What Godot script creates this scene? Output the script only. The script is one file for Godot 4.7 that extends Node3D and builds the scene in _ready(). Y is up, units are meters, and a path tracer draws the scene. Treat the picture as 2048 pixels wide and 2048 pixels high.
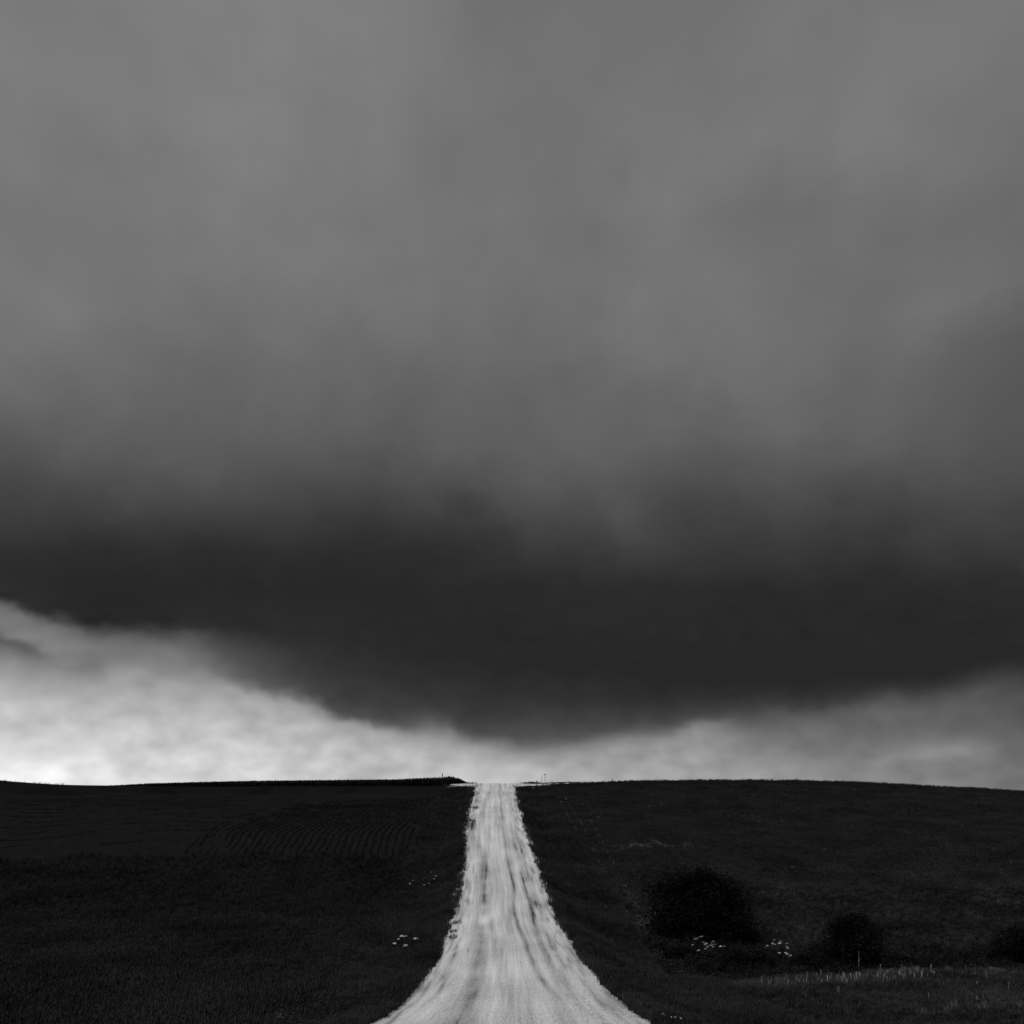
extends Node3D
# A gravel road dips into a valley and climbs to a crossroads on the skyline under a storm cloud.
# Units are metres. The eye is at y = EYE; d is the distance ahead of it (d = -z).

const EYE := 10.0
const LENS := 1750.0 / 2048.0      # focal length over picture height
const HORIZON := 576.0 / 2048.0    # the lens is shifted up so that the level horizon lies low in the frame

# road profile: distance, height relative to the eye
const ROAD := [[-40, -0.6], [-20, -1.0], [0, -2.1], [10, -3.8], [16, -4.8], [22.5, -5.75], [30, -6.75], [37, -7.4], [45, -7.8], [55, -8.0], [63, -7.95], [70, -7.65], [77, -7.1], [86, -6.15], [95, -4.95], [105, -3.7], [118, -2.25], [130, -0.95], [142, 0.45], [153, 1.7], [160, 2.6], [164, 2.98], [168, 3.05], [174, 2.9], [190, 2.0], [220, 0.0], [270, -4.0], [350, -9.0], [420, -11.0]]
const LEFT := [[-40, -1.0], [-20, -1.6], [0, -3.0], [15, -5.5], [25, -6.75], [40, -8.1], [55, -8.8], [68, -8.75], [78, -8.0], [86, -6.9], [92.5, -5.8], [97, -5.0], [101, -4.0], [107, -3.0], [113, -2.05], [117, -1.45], [125, -0.6], [133, 0.0], [145, 0.85], [155, 2.1], [164, 3.0], [170, 3.1], [180, 3.05], [190, 2.2], [220, 0.0], [270, -4.0], [350, -9.0], [420, -11.0]]
const RIGHT := [[-40, -1.0], [-20, -1.6], [0, -3.0], [12, -5.3], [25, -7.0], [35, -8.0], [40, -8.45], [43.5, -8.8], [45.5, -9.7], [48, -10.4], [57, -10.5], [61, -10.1], [70, -9.5], [80, -8.2], [90, -6.6], [100, -5.0], [112, -3.5], [125, -2.0], [140, 0.0], [155, 1.9], [164, 3.0], [170, 3.1], [180, 2.8], [190, 2.0], [220, 0.0], [270, -4.0], [350, -9.0], [420, -11.0]]
# how much higher or lower the ridge lies, by x
const RIDGE := [[-300, 0.6], [-130, 0.9], [-96.5, 0.28], [-84, -0.6], [-68, -0.7], [-49, -0.85], [-21, -0.75], [-11.7, -0.57], [-7, -0.15], [0.6, 0.0], [3.4, -0.1], [7.2, 0.0], [16.6, 0.42], [26, 0.66], [35, 0.75], [45, 0.75], [54, 0.57], [64, 0.24], [73, -0.2], [82.6, -0.66], [92, -1.2], [96.5, -1.5], [120, -2.6], [300, -5.0]]
const AXIS := [[-40, 0.05], [25, 0.02], [46, -0.16], [57, -0.46], [71.6, -0.72], [86, -1.18], [103, -1.9], [129, -2.54], [153, -3.0], [170, -3.3], [420, -8.0]]

const SKY_EL := [0, 0.45, 0.9, 1.35, 1.8, 2.25, 2.7, 3.15, 3.6, 4.05, 4.5, 4.95, 5.4, 5.85, 6.3, 6.75, 7.2, 7.65, 8.1, 8.55, 9, 9.45, 9.9, 10.35, 10.8, 11.25, 11.7, 12.15, 12.6, 13.05, 13.5, 13.95, 14.4, 14.85, 15.3, 15.75, 16.2, 18, 20, 22, 24.5, 27, 30, 33, 36.5, 40, 43.5]
const SKY_TONE := [
	[252, 252, 251, 250, 247, 242, 236, 227, 222, 219, 217, 214, 213, 212, 214, 214, 214, 209, 205, 200, 195, 192, 190, 190, 190, 194, 198, 202, 204, 201, 199, 196, 193, 190, 187, 183, 181, 178, 175, 173, 172, 172, 170, 168, 165, 162, 161, 159, 157, 154, 151, 147, 143, 140, 138, 135, 135, 135, 135, 129, 125, 122, 119, 118, 118],
	[250, 250, 250, 248, 245, 240, 234, 225, 220, 218, 215, 213, 211, 211, 212, 212, 212, 208, 204, 198, 193, 190, 188, 188, 188, 192, 196, 200, 202, 200, 197, 194, 192, 189, 185, 182, 179, 176, 173, 171, 171, 170, 169, 166, 163, 161, 159, 157, 155, 153, 150, 145, 141, 139, 136, 134, 134, 134, 133, 127, 123, 120, 118, 117, 117],
	[248, 249, 248, 246, 244, 239, 232, 223, 219, 216, 213, 211, 210, 209, 211, 211, 210, 206, 202, 196, 192, 189, 187, 187, 187, 190, 195, 199, 201, 198, 196, 193, 190, 187, 184, 180, 177, 175, 172, 170, 169, 168, 167, 165, 161, 159, 157, 156, 154, 151, 148, 144, 140, 137, 134, 132, 132, 132, 131, 126, 121, 119, 116, 115, 115],
	[247, 247, 246, 245, 242, 237, 231, 222, 217, 214, 212, 210, 208, 208, 209, 209, 209, 205, 201, 195, 190, 187, 185, 185, 185, 189, 193, 197, 199, 197, 194, 191, 188, 186, 182, 179, 176, 173, 170, 168, 168, 167, 166, 163, 160, 158, 156, 154, 152, 150, 146, 142, 138, 135, 133, 130, 130, 130, 129, 124, 119, 117, 114, 113, 113],
	[240, 240, 240, 239, 236, 232, 227, 219, 215, 213, 210, 208, 207, 206, 208, 208, 207, 203, 199, 194, 189, 186, 184, 184, 184, 187, 192, 195, 197, 195, 193, 189, 185, 181, 177, 174, 172, 169, 167, 165, 164, 164, 163, 161, 159, 156, 153, 151, 148, 145, 141, 137, 134, 132, 130, 128, 129, 131, 132, 127, 120, 116, 111, 110, 110],
	[230, 230, 230, 228, 226, 224, 220, 215, 212, 210, 208, 207, 205, 205, 206, 205, 205, 202, 199, 194, 190, 187, 185, 185, 184, 186, 187, 188, 188, 185, 181, 177, 174, 170, 167, 165, 163, 162, 160, 158, 158, 158, 158, 157, 158, 155, 150, 146, 142, 137, 133, 130, 127, 126, 126, 126, 129, 132, 135, 132, 122, 115, 109, 106, 106],
	[220, 220, 220, 218, 217, 215, 213, 211, 209, 208, 207, 205, 204, 203, 204, 203, 202, 200, 198, 194, 190, 188, 186, 185, 184, 184, 183, 181, 178, 174, 170, 165, 159, 154, 152, 153, 153, 153, 153, 153, 153, 153, 154, 154, 158, 154, 147, 141, 135, 130, 126, 123, 121, 121, 122, 123, 128, 133, 139, 137, 123, 115, 106, 103, 103],
	[214, 215, 214, 211, 210, 209, 208, 207, 206, 205, 204, 203, 202, 201, 202, 201, 200, 199, 198, 194, 191, 188, 186, 184, 181, 179, 176, 173, 169, 165, 159, 148, 134, 125, 127, 134, 140, 144, 146, 148, 149, 149, 150, 151, 155, 152, 143, 135, 129, 125, 121, 119, 117, 117, 116, 117, 119, 122, 127, 132, 122, 113, 103, 100, 99],
	[210, 211, 210, 207, 206, 204, 203, 202, 201, 200, 200, 199, 198, 197, 197, 196, 195, 194, 192, 189, 186, 183, 180, 178, 175, 172, 168, 164, 159, 147, 134, 119, 102, 95, 97, 105, 117, 126, 131, 136, 137, 138, 141, 145, 148, 144, 135, 128, 124, 120, 117, 115, 113, 112, 111, 110, 111, 111, 113, 117, 111, 105, 98, 96, 95],
	[206, 206, 206, 203, 202, 200, 199, 198, 197, 196, 195, 194, 193, 192, 192, 191, 190, 189, 187, 184, 180, 177, 174, 172, 166, 158, 151, 145, 138, 123, 102, 86, 80, 80, 81, 82, 83, 94, 107, 120, 123, 124, 127, 133, 142, 136, 127, 122, 118, 115, 113, 110, 108, 107, 106, 104, 103, 102, 101, 103, 101, 97, 93, 91, 91],
	[202, 202, 202, 199, 197, 196, 194, 193, 192, 191, 190, 189, 188, 188, 187, 186, 186, 184, 182, 178, 174, 170, 160, 152, 142, 130, 124, 123, 116, 95, 74, 74, 73, 73, 74, 75, 76, 77, 79, 87, 91, 94, 102, 120, 133, 129, 119, 112, 108, 105, 103, 103, 103, 103, 102, 102, 101, 99, 98, 96, 93, 91, 88, 87, 87],
	[198, 198, 197, 195, 193, 191, 190, 189, 188, 187, 186, 185, 184, 183, 182, 182, 181, 179, 176, 173, 162, 150, 129, 112, 96, 90, 92, 98, 92, 73, 68, 68, 66, 66, 67, 68, 68, 69, 71, 72, 73, 73, 75, 84, 118, 118, 103, 98, 96, 94, 93, 95, 97, 99, 99, 100, 98, 96, 95, 93, 91, 88, 85, 84, 84],
	[193, 194, 193, 191, 189, 187, 185, 184, 183, 182, 181, 180, 179, 179, 178, 177, 176, 174, 171, 159, 139, 107, 80, 74, 72, 73, 75, 76, 74, 66, 62, 61, 60, 61, 61, 62, 62, 62, 62, 62, 63, 63, 65, 69, 76, 81, 80, 81, 83, 83, 82, 81, 81, 85, 89, 93, 93, 93, 91, 90, 88, 85, 82, 81, 80],
	[183, 185, 185, 184, 181, 178, 176, 177, 176, 176, 175, 174, 173, 173, 172, 171, 170, 165, 159, 136, 96, 72, 70, 68, 66, 66, 66, 66, 64, 58, 57, 57, 57, 56, 57, 57, 57, 57, 57, 56, 56, 55, 56, 58, 64, 66, 64, 64, 64, 64, 62, 61, 61, 65, 71, 80, 82, 84, 85, 86, 85, 82, 79, 77, 76],
	[171, 172, 173, 170, 168, 166, 165, 168, 168, 168, 168, 166, 165, 163, 162, 161, 159, 153, 138, 94, 71, 67, 64, 62, 61, 59, 58, 57, 56, 55, 54, 53, 53, 52, 52, 52, 52, 52, 52, 51, 51, 50, 50, 52, 54, 54, 53, 52, 52, 51, 50, 50, 51, 52, 55, 59, 63, 69, 74, 77, 76, 74, 72, 71, 70],
	[158, 160, 160, 156, 155, 153, 153, 158, 160, 161, 160, 159, 156, 153, 153, 151, 144, 124, 97, 73, 66, 62, 59, 58, 56, 56, 55, 54, 53, 52, 51, 50, 49, 48, 48, 48, 48, 48, 47, 46, 46, 45, 44, 45, 47, 46, 44, 43, 43, 43, 43, 43, 44, 44, 45, 46, 48, 52, 55, 58, 59, 60, 60, 58, 56],
	[145, 147, 147, 142, 143, 140, 138, 148, 151, 151, 151, 150, 146, 141, 133, 123, 109, 86, 76, 67, 61, 58, 56, 55, 54, 53, 52, 51, 50, 48, 48, 47, 46, 46, 46, 46, 45, 45, 45, 44, 43, 42, 42, 42, 42, 41, 41, 40, 40, 40, 40, 40, 40, 40, 41, 41, 42, 42, 43, 44, 47, 47, 48, 47, 46],
	[131, 134, 134, 127, 131, 127, 122, 136, 140, 140, 139, 138, 134, 127, 109, 96, 87, 77, 69, 62, 58, 55, 54, 52, 51, 50, 48, 48, 47, 46, 46, 45, 44, 44, 44, 44, 43, 43, 42, 42, 41, 40, 39, 39, 39, 38, 37, 37, 37, 37, 37, 37, 37, 37, 37, 37, 37, 38, 38, 39, 40, 41, 42, 41, 41],
	[116, 119, 119, 111, 123, 125, 121, 127, 130, 129, 129, 127, 122, 113, 96, 87, 77, 69, 63, 58, 55, 52, 51, 49, 48, 47, 46, 46, 45, 44, 44, 43, 42, 42, 42, 42, 41, 40, 40, 39, 39, 38, 37, 37, 37, 37, 37, 37, 37, 37, 37, 37, 37, 37, 38, 37, 37, 37, 37, 38, 38, 39, 39, 39, 39],
	[101, 104, 104, 96, 124, 124, 119, 121, 122, 121, 120, 118, 111, 101, 87, 77, 70, 64, 59, 55, 51, 50, 49, 48, 47, 46, 45, 44, 43, 42, 42, 41, 40, 40, 40, 40, 39, 38, 38, 37, 37, 37, 38, 38, 38, 38, 38, 38, 38, 38, 38, 38, 38, 38, 38, 38, 38, 38, 38, 38, 39, 39, 39, 40, 40],
	[90, 89, 89, 106, 125, 123, 118, 115, 114, 113, 111, 108, 100, 89, 77, 70, 64, 60, 55, 52, 49, 48, 47, 46, 45, 44, 43, 42, 41, 41, 40, 39, 38, 38, 38, 38, 38, 37, 38, 38, 38, 38, 38, 38, 38, 38, 38, 38, 38, 38, 38, 38, 38, 38, 38, 38, 38, 38, 38, 39, 39, 40, 40, 40, 40],
	[106, 102, 106, 124, 124, 115, 105, 98, 96, 95, 94, 93, 85, 75, 67, 62, 58, 54, 51, 49, 47, 46, 45, 44, 44, 42, 41, 40, 40, 39, 38, 38, 38, 38, 38, 38, 38, 38, 38, 38, 39, 39, 39, 39, 39, 39, 39, 39, 39, 39, 39, 39, 39, 39, 39, 39, 39, 39, 39, 39, 40, 40, 40, 40, 40],
	[114, 113, 116, 120, 111, 99, 81, 67, 63, 66, 71, 74, 68, 61, 56, 53, 51, 49, 47, 46, 45, 44, 43, 43, 42, 41, 40, 39, 39, 39, 38, 38, 39, 39, 39, 39, 39, 39, 39, 39, 39, 40, 40, 39, 39, 39, 39, 39, 39, 39, 39, 39, 39, 39, 39, 39, 39, 39, 40, 40, 40, 40, 41, 41, 41],
	[116, 116, 116, 113, 76, 54, 40, 40, 41, 41, 43, 49, 49, 47, 45, 44, 44, 44, 44, 44, 43, 43, 42, 42, 42, 41, 40, 39, 39, 39, 39, 39, 39, 39, 39, 39, 39, 39, 40, 40, 40, 40, 40, 40, 40, 40, 40, 40, 39, 39, 39, 39, 40, 40, 40, 40, 40, 40, 40, 40, 41, 41, 41, 41, 41],
	[83, 102, 98, 59, 42, 41, 40, 40, 40, 41, 42, 43, 43, 43, 43, 43, 43, 43, 43, 43, 43, 42, 42, 42, 41, 40, 40, 39, 39, 39, 39, 39, 39, 39, 40, 40, 40, 40, 40, 41, 41, 41, 41, 41, 41, 40, 40, 40, 40, 40, 40, 40, 40, 40, 40, 40, 40, 41, 41, 41, 41, 41, 41, 42, 42],
	[45, 44, 44, 44, 42, 41, 40, 40, 40, 40, 41, 42, 42, 42, 42, 42, 42, 42, 42, 42, 42, 42, 41, 41, 41, 40, 40, 39, 39, 39, 39, 39, 40, 40, 40, 40, 40, 41, 41, 41, 42, 42, 41, 41, 41, 41, 41, 40, 40, 40, 40, 40, 40, 41, 41, 41, 41, 41, 41, 41, 42, 42, 42, 42, 42],
	[45, 45, 45, 43, 42, 41, 40, 40, 40, 40, 41, 41, 41, 41, 42, 42, 42, 42, 41, 41, 41, 41, 41, 40, 40, 40, 40, 39, 39, 39, 39, 40, 40, 40, 41, 41, 41, 41, 42, 42, 42, 42, 42, 42, 42, 41, 41, 41, 41, 40, 41, 41, 41, 41, 41, 41, 41, 42, 42, 42, 42, 42, 42, 43, 43],
	[44, 44, 44, 43, 42, 41, 41, 40, 40, 40, 40, 40, 40, 41, 41, 41, 41, 41, 41, 41, 41, 40, 40, 40, 40, 40, 39, 39, 40, 40, 40, 40, 40, 41, 41, 41, 42, 42, 42, 43, 43, 43, 43, 43, 42, 42, 42, 41, 41, 41, 41, 41, 41, 41, 42, 42, 42, 42, 42, 43, 43, 44, 44, 45, 46],
	[44, 44, 43, 43, 42, 42, 41, 40, 40, 39, 39, 39, 39, 40, 40, 40, 40, 40, 40, 40, 40, 40, 40, 39, 39, 39, 39, 40, 40, 40, 40, 40, 41, 41, 41, 42, 42, 42, 43, 43, 44, 44, 43, 43, 43, 42, 42, 42, 41, 41, 41, 42, 42, 42, 42, 43, 43, 44, 44, 45, 46, 46, 47, 48, 48],
	[45, 45, 44, 44, 43, 42, 42, 41, 40, 40, 40, 40, 40, 40, 40, 39, 39, 39, 39, 39, 39, 39, 39, 39, 39, 39, 39, 40, 40, 40, 40, 41, 41, 41, 42, 42, 43, 43, 44, 44, 45, 44, 44, 44, 43, 43, 43, 42, 42, 42, 43, 43, 44, 44, 45, 45, 46, 46, 47, 47, 48, 49, 50, 51, 52],
	[46, 46, 46, 45, 44, 43, 43, 42, 41, 41, 41, 41, 40, 40, 40, 40, 40, 40, 40, 40, 39, 39, 39, 39, 39, 39, 39, 40, 40, 40, 41, 41, 41, 42, 42, 43, 43, 44, 45, 45, 46, 46, 46, 46, 46, 45, 45, 45, 45, 45, 45, 46, 46, 47, 47, 47, 48, 48, 49, 50, 51, 52, 53, 54, 55],
	[49, 48, 47, 46, 45, 45, 44, 43, 43, 42, 42, 42, 41, 41, 41, 41, 41, 41, 40, 40, 40, 40, 40, 40, 40, 40, 41, 41, 42, 42, 42, 43, 43, 44, 45, 45, 46, 47, 48, 49, 50, 50, 49, 49, 49, 48, 48, 48, 47, 47, 48, 48, 48, 49, 49, 50, 50, 51, 52, 53, 54, 55, 56, 57, 58],
	[52, 51, 50, 49, 48, 47, 46, 45, 44, 44, 43, 43, 43, 42, 42, 42, 42, 42, 41, 41, 41, 41, 41, 41, 41, 41, 42, 43, 43, 44, 44, 45, 45, 46, 47, 48, 49, 50, 51, 52, 53, 53, 52, 52, 51, 50, 50, 50, 50, 50, 50, 50, 51, 51, 52, 52, 53, 54, 55, 56, 57, 58, 59, 60, 61],
	[55, 54, 53, 53, 52, 51, 50, 48, 47, 46, 45, 45, 44, 44, 44, 43, 43, 43, 42, 42, 42, 42, 42, 42, 42, 43, 43, 44, 45, 45, 46, 47, 48, 49, 50, 51, 52, 53, 55, 56, 57, 56, 55, 54, 53, 52, 52, 52, 52, 52, 53, 53, 53, 54, 54, 55, 56, 57, 58, 59, 60, 61, 62, 63, 64],
	[58, 57, 57, 56, 55, 55, 54, 53, 52, 50, 49, 48, 47, 46, 46, 45, 45, 44, 44, 44, 43, 43, 43, 43, 43, 44, 45, 45, 46, 47, 48, 49, 50, 51, 53, 54, 55, 57, 58, 60, 60, 59, 58, 56, 55, 54, 54, 55, 55, 55, 55, 56, 56, 57, 57, 58, 59, 60, 61, 62, 63, 64, 64, 65, 66],
	[61, 60, 60, 59, 59, 58, 58, 57, 56, 55, 54, 53, 51, 51, 50, 49, 48, 47, 46, 46, 45, 45, 44, 44, 44, 45, 46, 47, 48, 49, 50, 52, 53, 54, 56, 57, 59, 61, 63, 64, 64, 62, 60, 59, 57, 57, 57, 57, 57, 57, 58, 58, 59, 59, 60, 61, 62, 63, 64, 65, 65, 66, 66, 67, 68],
	[64, 63, 63, 63, 62, 62, 62, 61, 61, 59, 58, 57, 56, 55, 54, 53, 52, 51, 50, 49, 48, 48, 47, 46, 46, 47, 48, 49, 50, 52, 53, 54, 56, 57, 59, 61, 63, 65, 67, 69, 68, 65, 62, 60, 59, 59, 59, 59, 59, 60, 60, 61, 61, 62, 63, 64, 65, 66, 67, 67, 68, 68, 68, 69, 70],
	[81, 79, 78, 77, 77, 77, 77, 78, 78, 77, 75, 74, 73, 71, 70, 69, 67, 66, 65, 64, 62, 61, 60, 59, 59, 59, 60, 61, 62, 63, 65, 67, 69, 71, 73, 74, 76, 78, 80, 80, 77, 72, 69, 68, 68, 69, 69, 70, 70, 71, 72, 73, 74, 75, 76, 77, 78, 78, 78, 78, 77, 77, 77, 77, 78],
	[96, 94, 93, 93, 92, 92, 92, 92, 91, 90, 89, 88, 87, 85, 84, 83, 82, 81, 80, 79, 79, 78, 77, 76, 76, 76, 77, 78, 79, 80, 81, 82, 83, 83, 84, 85, 86, 87, 87, 85, 83, 81, 81, 81, 82, 83, 83, 84, 85, 85, 86, 87, 88, 89, 90, 91, 91, 90, 89, 88, 86, 85, 83, 83, 83],
	[107, 106, 105, 104, 102, 101, 100, 99, 99, 98, 97, 96, 95, 95, 94, 93, 93, 92, 92, 91, 91, 90, 90, 90, 90, 90, 90, 90, 91, 91, 92, 92, 92, 93, 93, 93, 94, 94, 94, 95, 95, 95, 95, 95, 95, 96, 96, 96, 96, 97, 97, 97, 97, 97, 98, 98, 97, 96, 94, 92, 91, 89, 87, 86, 87],
	[117, 117, 116, 115, 113, 112, 110, 108, 107, 106, 105, 105, 104, 104, 103, 102, 102, 101, 101, 101, 100, 100, 100, 100, 99, 99, 99, 99, 98, 98, 98, 98, 98, 98, 99, 100, 100, 101, 102, 102, 103, 104, 104, 104, 105, 105, 105, 106, 106, 106, 106, 105, 105, 104, 104, 104, 103, 101, 99, 97, 95, 93, 91, 91, 91],
	[119, 119, 119, 118, 118, 118, 117, 115, 114, 113, 112, 111, 112, 112, 111, 111, 110, 110, 109, 109, 108, 108, 107, 107, 107, 106, 106, 106, 105, 105, 105, 104, 104, 105, 106, 107, 108, 108, 109, 110, 111, 112, 112, 112, 112, 112, 112, 112, 112, 111, 111, 110, 110, 109, 109, 109, 111, 112, 112, 111, 110, 109, 107, 107, 107],
	[115, 115, 116, 115, 115, 115, 114, 114, 114, 115, 116, 117, 118, 119, 119, 119, 119, 118, 118, 117, 116, 116, 115, 115, 114, 114, 113, 113, 112, 112, 112, 112, 112, 112, 113, 113, 114, 114, 115, 115, 116, 117, 117, 117, 117, 117, 116, 115, 113, 113, 112, 112, 113, 113, 111, 110, 109, 109, 108, 108, 108, 108, 108, 108, 109],
	[120, 120, 119, 119, 119, 118, 118, 118, 118, 118, 118, 119, 119, 120, 121, 121, 122, 122, 122, 122, 122, 121, 121, 121, 120, 119, 118, 116, 115, 115, 115, 116, 116, 115, 113, 112, 111, 111, 111, 112, 114, 115, 115, 115, 113, 112, 111, 110, 109, 108, 109, 111, 114, 116, 116, 115, 115, 114, 114, 113, 112, 111, 110, 109, 110],
	[122, 122, 123, 123, 124, 124, 124, 124, 124, 124, 124, 124, 124, 124, 124, 124, 124, 124, 124, 123, 123, 123, 123, 123, 122, 119, 117, 116, 116, 116, 115, 115, 115, 115, 115, 114, 114, 115, 116, 116, 117, 117, 117, 117, 117, 117, 118, 118, 118, 118, 120, 120, 121, 122, 122, 121, 120, 119, 119, 119, 117, 116, 115, 115, 115],
	[121, 121, 121, 122, 122, 123, 123, 123, 124, 124, 125, 125, 125, 125, 126, 126, 126, 126, 125, 125, 125, 124, 124, 124, 123, 123, 122, 121, 118, 116, 114, 114, 114, 114, 114, 115, 115, 115, 115, 116, 116, 116, 116, 116, 116, 116, 116, 116, 116, 116, 116, 116, 116, 116, 115, 116, 117, 117, 117, 117, 117, 116, 115, 115, 115],
	[121, 121, 121, 122, 122, 123, 123, 123, 124, 124, 124, 125, 125, 125, 126, 126, 126, 126, 125, 125, 125, 125, 124, 124, 124, 123, 121, 119, 117, 114, 112, 112, 112, 113, 113, 113, 113, 113, 114, 114, 114, 114, 114, 114, 114, 114, 115, 115, 115, 115, 115, 115, 115, 115, 115, 116, 117, 117, 117, 117, 117, 116, 115, 115, 115],
]

var noise := FastNoiseLite.new()
var fine := FastNoiseLite.new()
var rng := RandomNumberGenerator.new()
var road_p: PackedFloat32Array
var left_p: PackedFloat32Array
var right_p: PackedFloat32Array
var axis_p: PackedFloat32Array
var ridge_p: PackedFloat32Array
var names := {}
var M := {}


# ---------------------------------------------------------------- helpers
func baked(t: Array, from: float, to: float, step: float) -> PackedFloat32Array:
	var out := PackedFloat32Array()
	var k := 0
	var n := int((to - from) / step) + 1
	for i in n:
		var x := from + i * step
		while k < t.size() - 2 and x > float(t[k + 1][0]):
			k += 1
		var x0 := float(t[k][0])
		var x1 := float(t[k + 1][0])
		var y0 := float(t[k][1])
		var y1 := float(t[k + 1][1])
		var m0 := (y1 - y0) / (x1 - x0)
		var m1 := m0
		if k > 0:
			m0 = 0.5 * (m0 + (y0 - float(t[k - 1][1])) / (x0 - float(t[k - 1][0])))
		if k < t.size() - 2:
			m1 = 0.5 * (m1 + (float(t[k + 2][1]) - y1) / (float(t[k + 2][0]) - x1))
		var w := x1 - x0
		var s := clampf((x - x0) / w, 0.0, 1.0)
		out.append((1 + 2 * s) * (1 - s) * (1 - s) * y0 + s * (1 - s) * (1 - s) * w * m0 + s * s * (3 - 2 * s) * y1 + s * s * (s - 1) * w * m1)
	return out


func look(p: PackedFloat32Array, from: float, x: float) -> float:
	var f := clampf((x - from) * 2.0, 0.0, p.size() - 1.001)
	var i := int(f)
	return lerpf(p[i], p[i + 1], f - i)


func road_h(d: float) -> float:
	return look(road_p, -40.0, d)


func road_x(d: float) -> float:
	return look(axis_p, -40.0, d)


func ground(x: float, d: float) -> float:
	var u := x - road_x(d)
	var au := absf(u)
	var t := smoothstep(4.2, 11.0, au)
	var rh := road_h(d)
	var h := rh
	if t > 0.0:
		var fh: float
		if u < 0.0:
			fh = look(left_p, -40.0, d + 1.5 * noise.get_noise_2d(x * 0.6, 300.0))
		else:
			fh = look(right_p, -40.0, d - 0.2 * (clampf(u, 5.0, 40.0) - 18.0) * smoothstep(75.0, 55.0, d) + 1.2 * noise.get_noise_2d(x * 1.5, 700.0))
		fh += look(ridge_p, -300.0, x) * smoothstep(95.0, 160.0, d)
		var calm := 1.0 - 0.85 * smoothstep(150.0, 158.0, d)
		fh += (0.5 * noise.get_noise_2d(x, d) + 0.12 * noise.get_noise_2d(x * 5.0, d * 5.0)) * calm
		h = lerpf(rh, fh, t)
	h -= 0.3 * smoothstep(3.9, 5.2, au) * (1.0 - t) * (1.0 - smoothstep(148.0, 157.0, d))
	h -= 0.4 * exp(-pow((au - 6.6) / 1.7, 2.0)) * (1.0 - smoothstep(140.0, 155.0, d))
	if u < -7.0:
		h += (0.8 + 0.4 * smoothstep(60.0, 85.0, au)) * smoothstep(7.5, 10.0, au) * exp(-pow((d - 158.0) / 1.5, 2.0))
	elif u > 6.0:
		h += 0.6 * smoothstep(6.5, 12.0, au) * exp(-pow((d - 157.5) / 1.7, 2.0))
	h += 0.28 * smoothstep(5.2, 7.0, au) * smoothstep(20.0, 12.0, au) * exp(-pow((d - 169.5) / 1.7, 2.0))
	if d > 420.0 or au > 200.0:
		h -= 0.004 * maxf(0.0, maxf(d - 420.0, au - 200.0))
	return h + EYE


func at(x: float, d: float, lift := 0.0) -> Vector3:
	return Vector3(x, ground(x, d) + lift, -d)


func numbered(called: String) -> String:
	names[called] = names.get(called, -1) + 1
	return called if names[called] == 0 else "%s_%03d" % [called, names[called]]


func tag(o: Node, label := "", category := "", group := "", kind := "") -> void:
	if label:
		o.set_meta("label", label)
	if category:
		o.set_meta("category", category)
	if group:
		o.set_meta("group", group)
	if kind:
		o.set_meta("kind", kind)


func thing(called: String, where: Vector3, label: String, category: String, group := "", turn := 0.0) -> Node3D:
	var o := Node3D.new()
	o.name = numbered(called)
	add_child(o)
	o.position = where
	o.rotation.y = turn
	tag(o, label, category, group)
	return o


func obj(called: String, mesh: Mesh, material: Material, parent: Node = self) -> MeshInstance3D:
	var o := MeshInstance3D.new()
	o.name = numbered(called) if parent == self else called
	o.mesh = mesh
	o.material_override = material
	parent.add_child(o, true)
	return o


func many(called: String, mesh: Mesh, material: Material, where: Array, tones: PackedFloat32Array, label: String, category: String) -> MultiMeshInstance3D:
	var mm := MultiMesh.new()
	mm.transform_format = MultiMesh.TRANSFORM_3D
	mm.use_colors = true
	mm.mesh = mesh
	mm.instance_count = where.size()
	for i in where.size():
		mm.set_instance_transform(i, where[i])
		var c := tones[i]
		mm.set_instance_color(i, Color(c, c, c))
	var o := MultiMeshInstance3D.new()
	o.name = numbered(called)
	o.multimesh = mm
	o.material_override = material
	add_child(o)
	tag(o, label, category, "", "stuff")
	return o


func grey(v: float) -> Color:
	return Color(v, v, v).linear_to_srgb()


func matte(v: float, tinted := false, backlit := 0.0) -> StandardMaterial3D:
	var m := StandardMaterial3D.new()
	m.albedo_color = grey(v)
	m.roughness = 1.0
	m.specular_mode = BaseMaterial3D.SPECULAR_DISABLED
	m.vertex_color_use_as_albedo = tinted
	m.cull_mode = BaseMaterial3D.CULL_DISABLED
	if backlit > 0.0:
		m.backlight_enabled = true
		m.backlight = Color(backlit, backlit, backlit)
	return m


func tris_mesh(v: PackedVector3Array, colors := PackedColorArray()) -> ArrayMesh:
	var a := []
	a.resize(Mesh.ARRAY_MAX)
	a[Mesh.ARRAY_VERTEX] = v
	if colors.size():
		a[Mesh.ARRAY_COLOR] = colors
	var m := ArrayMesh.new()
	m.add_surface_from_arrays(Mesh.PRIMITIVE_TRIANGLES, a)
	return m


func tri(v: PackedVector3Array, a: Vector3, b: Vector3, c: Vector3) -> void:
	v.append(a)
	v.append(b)
	v.append(c)


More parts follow.
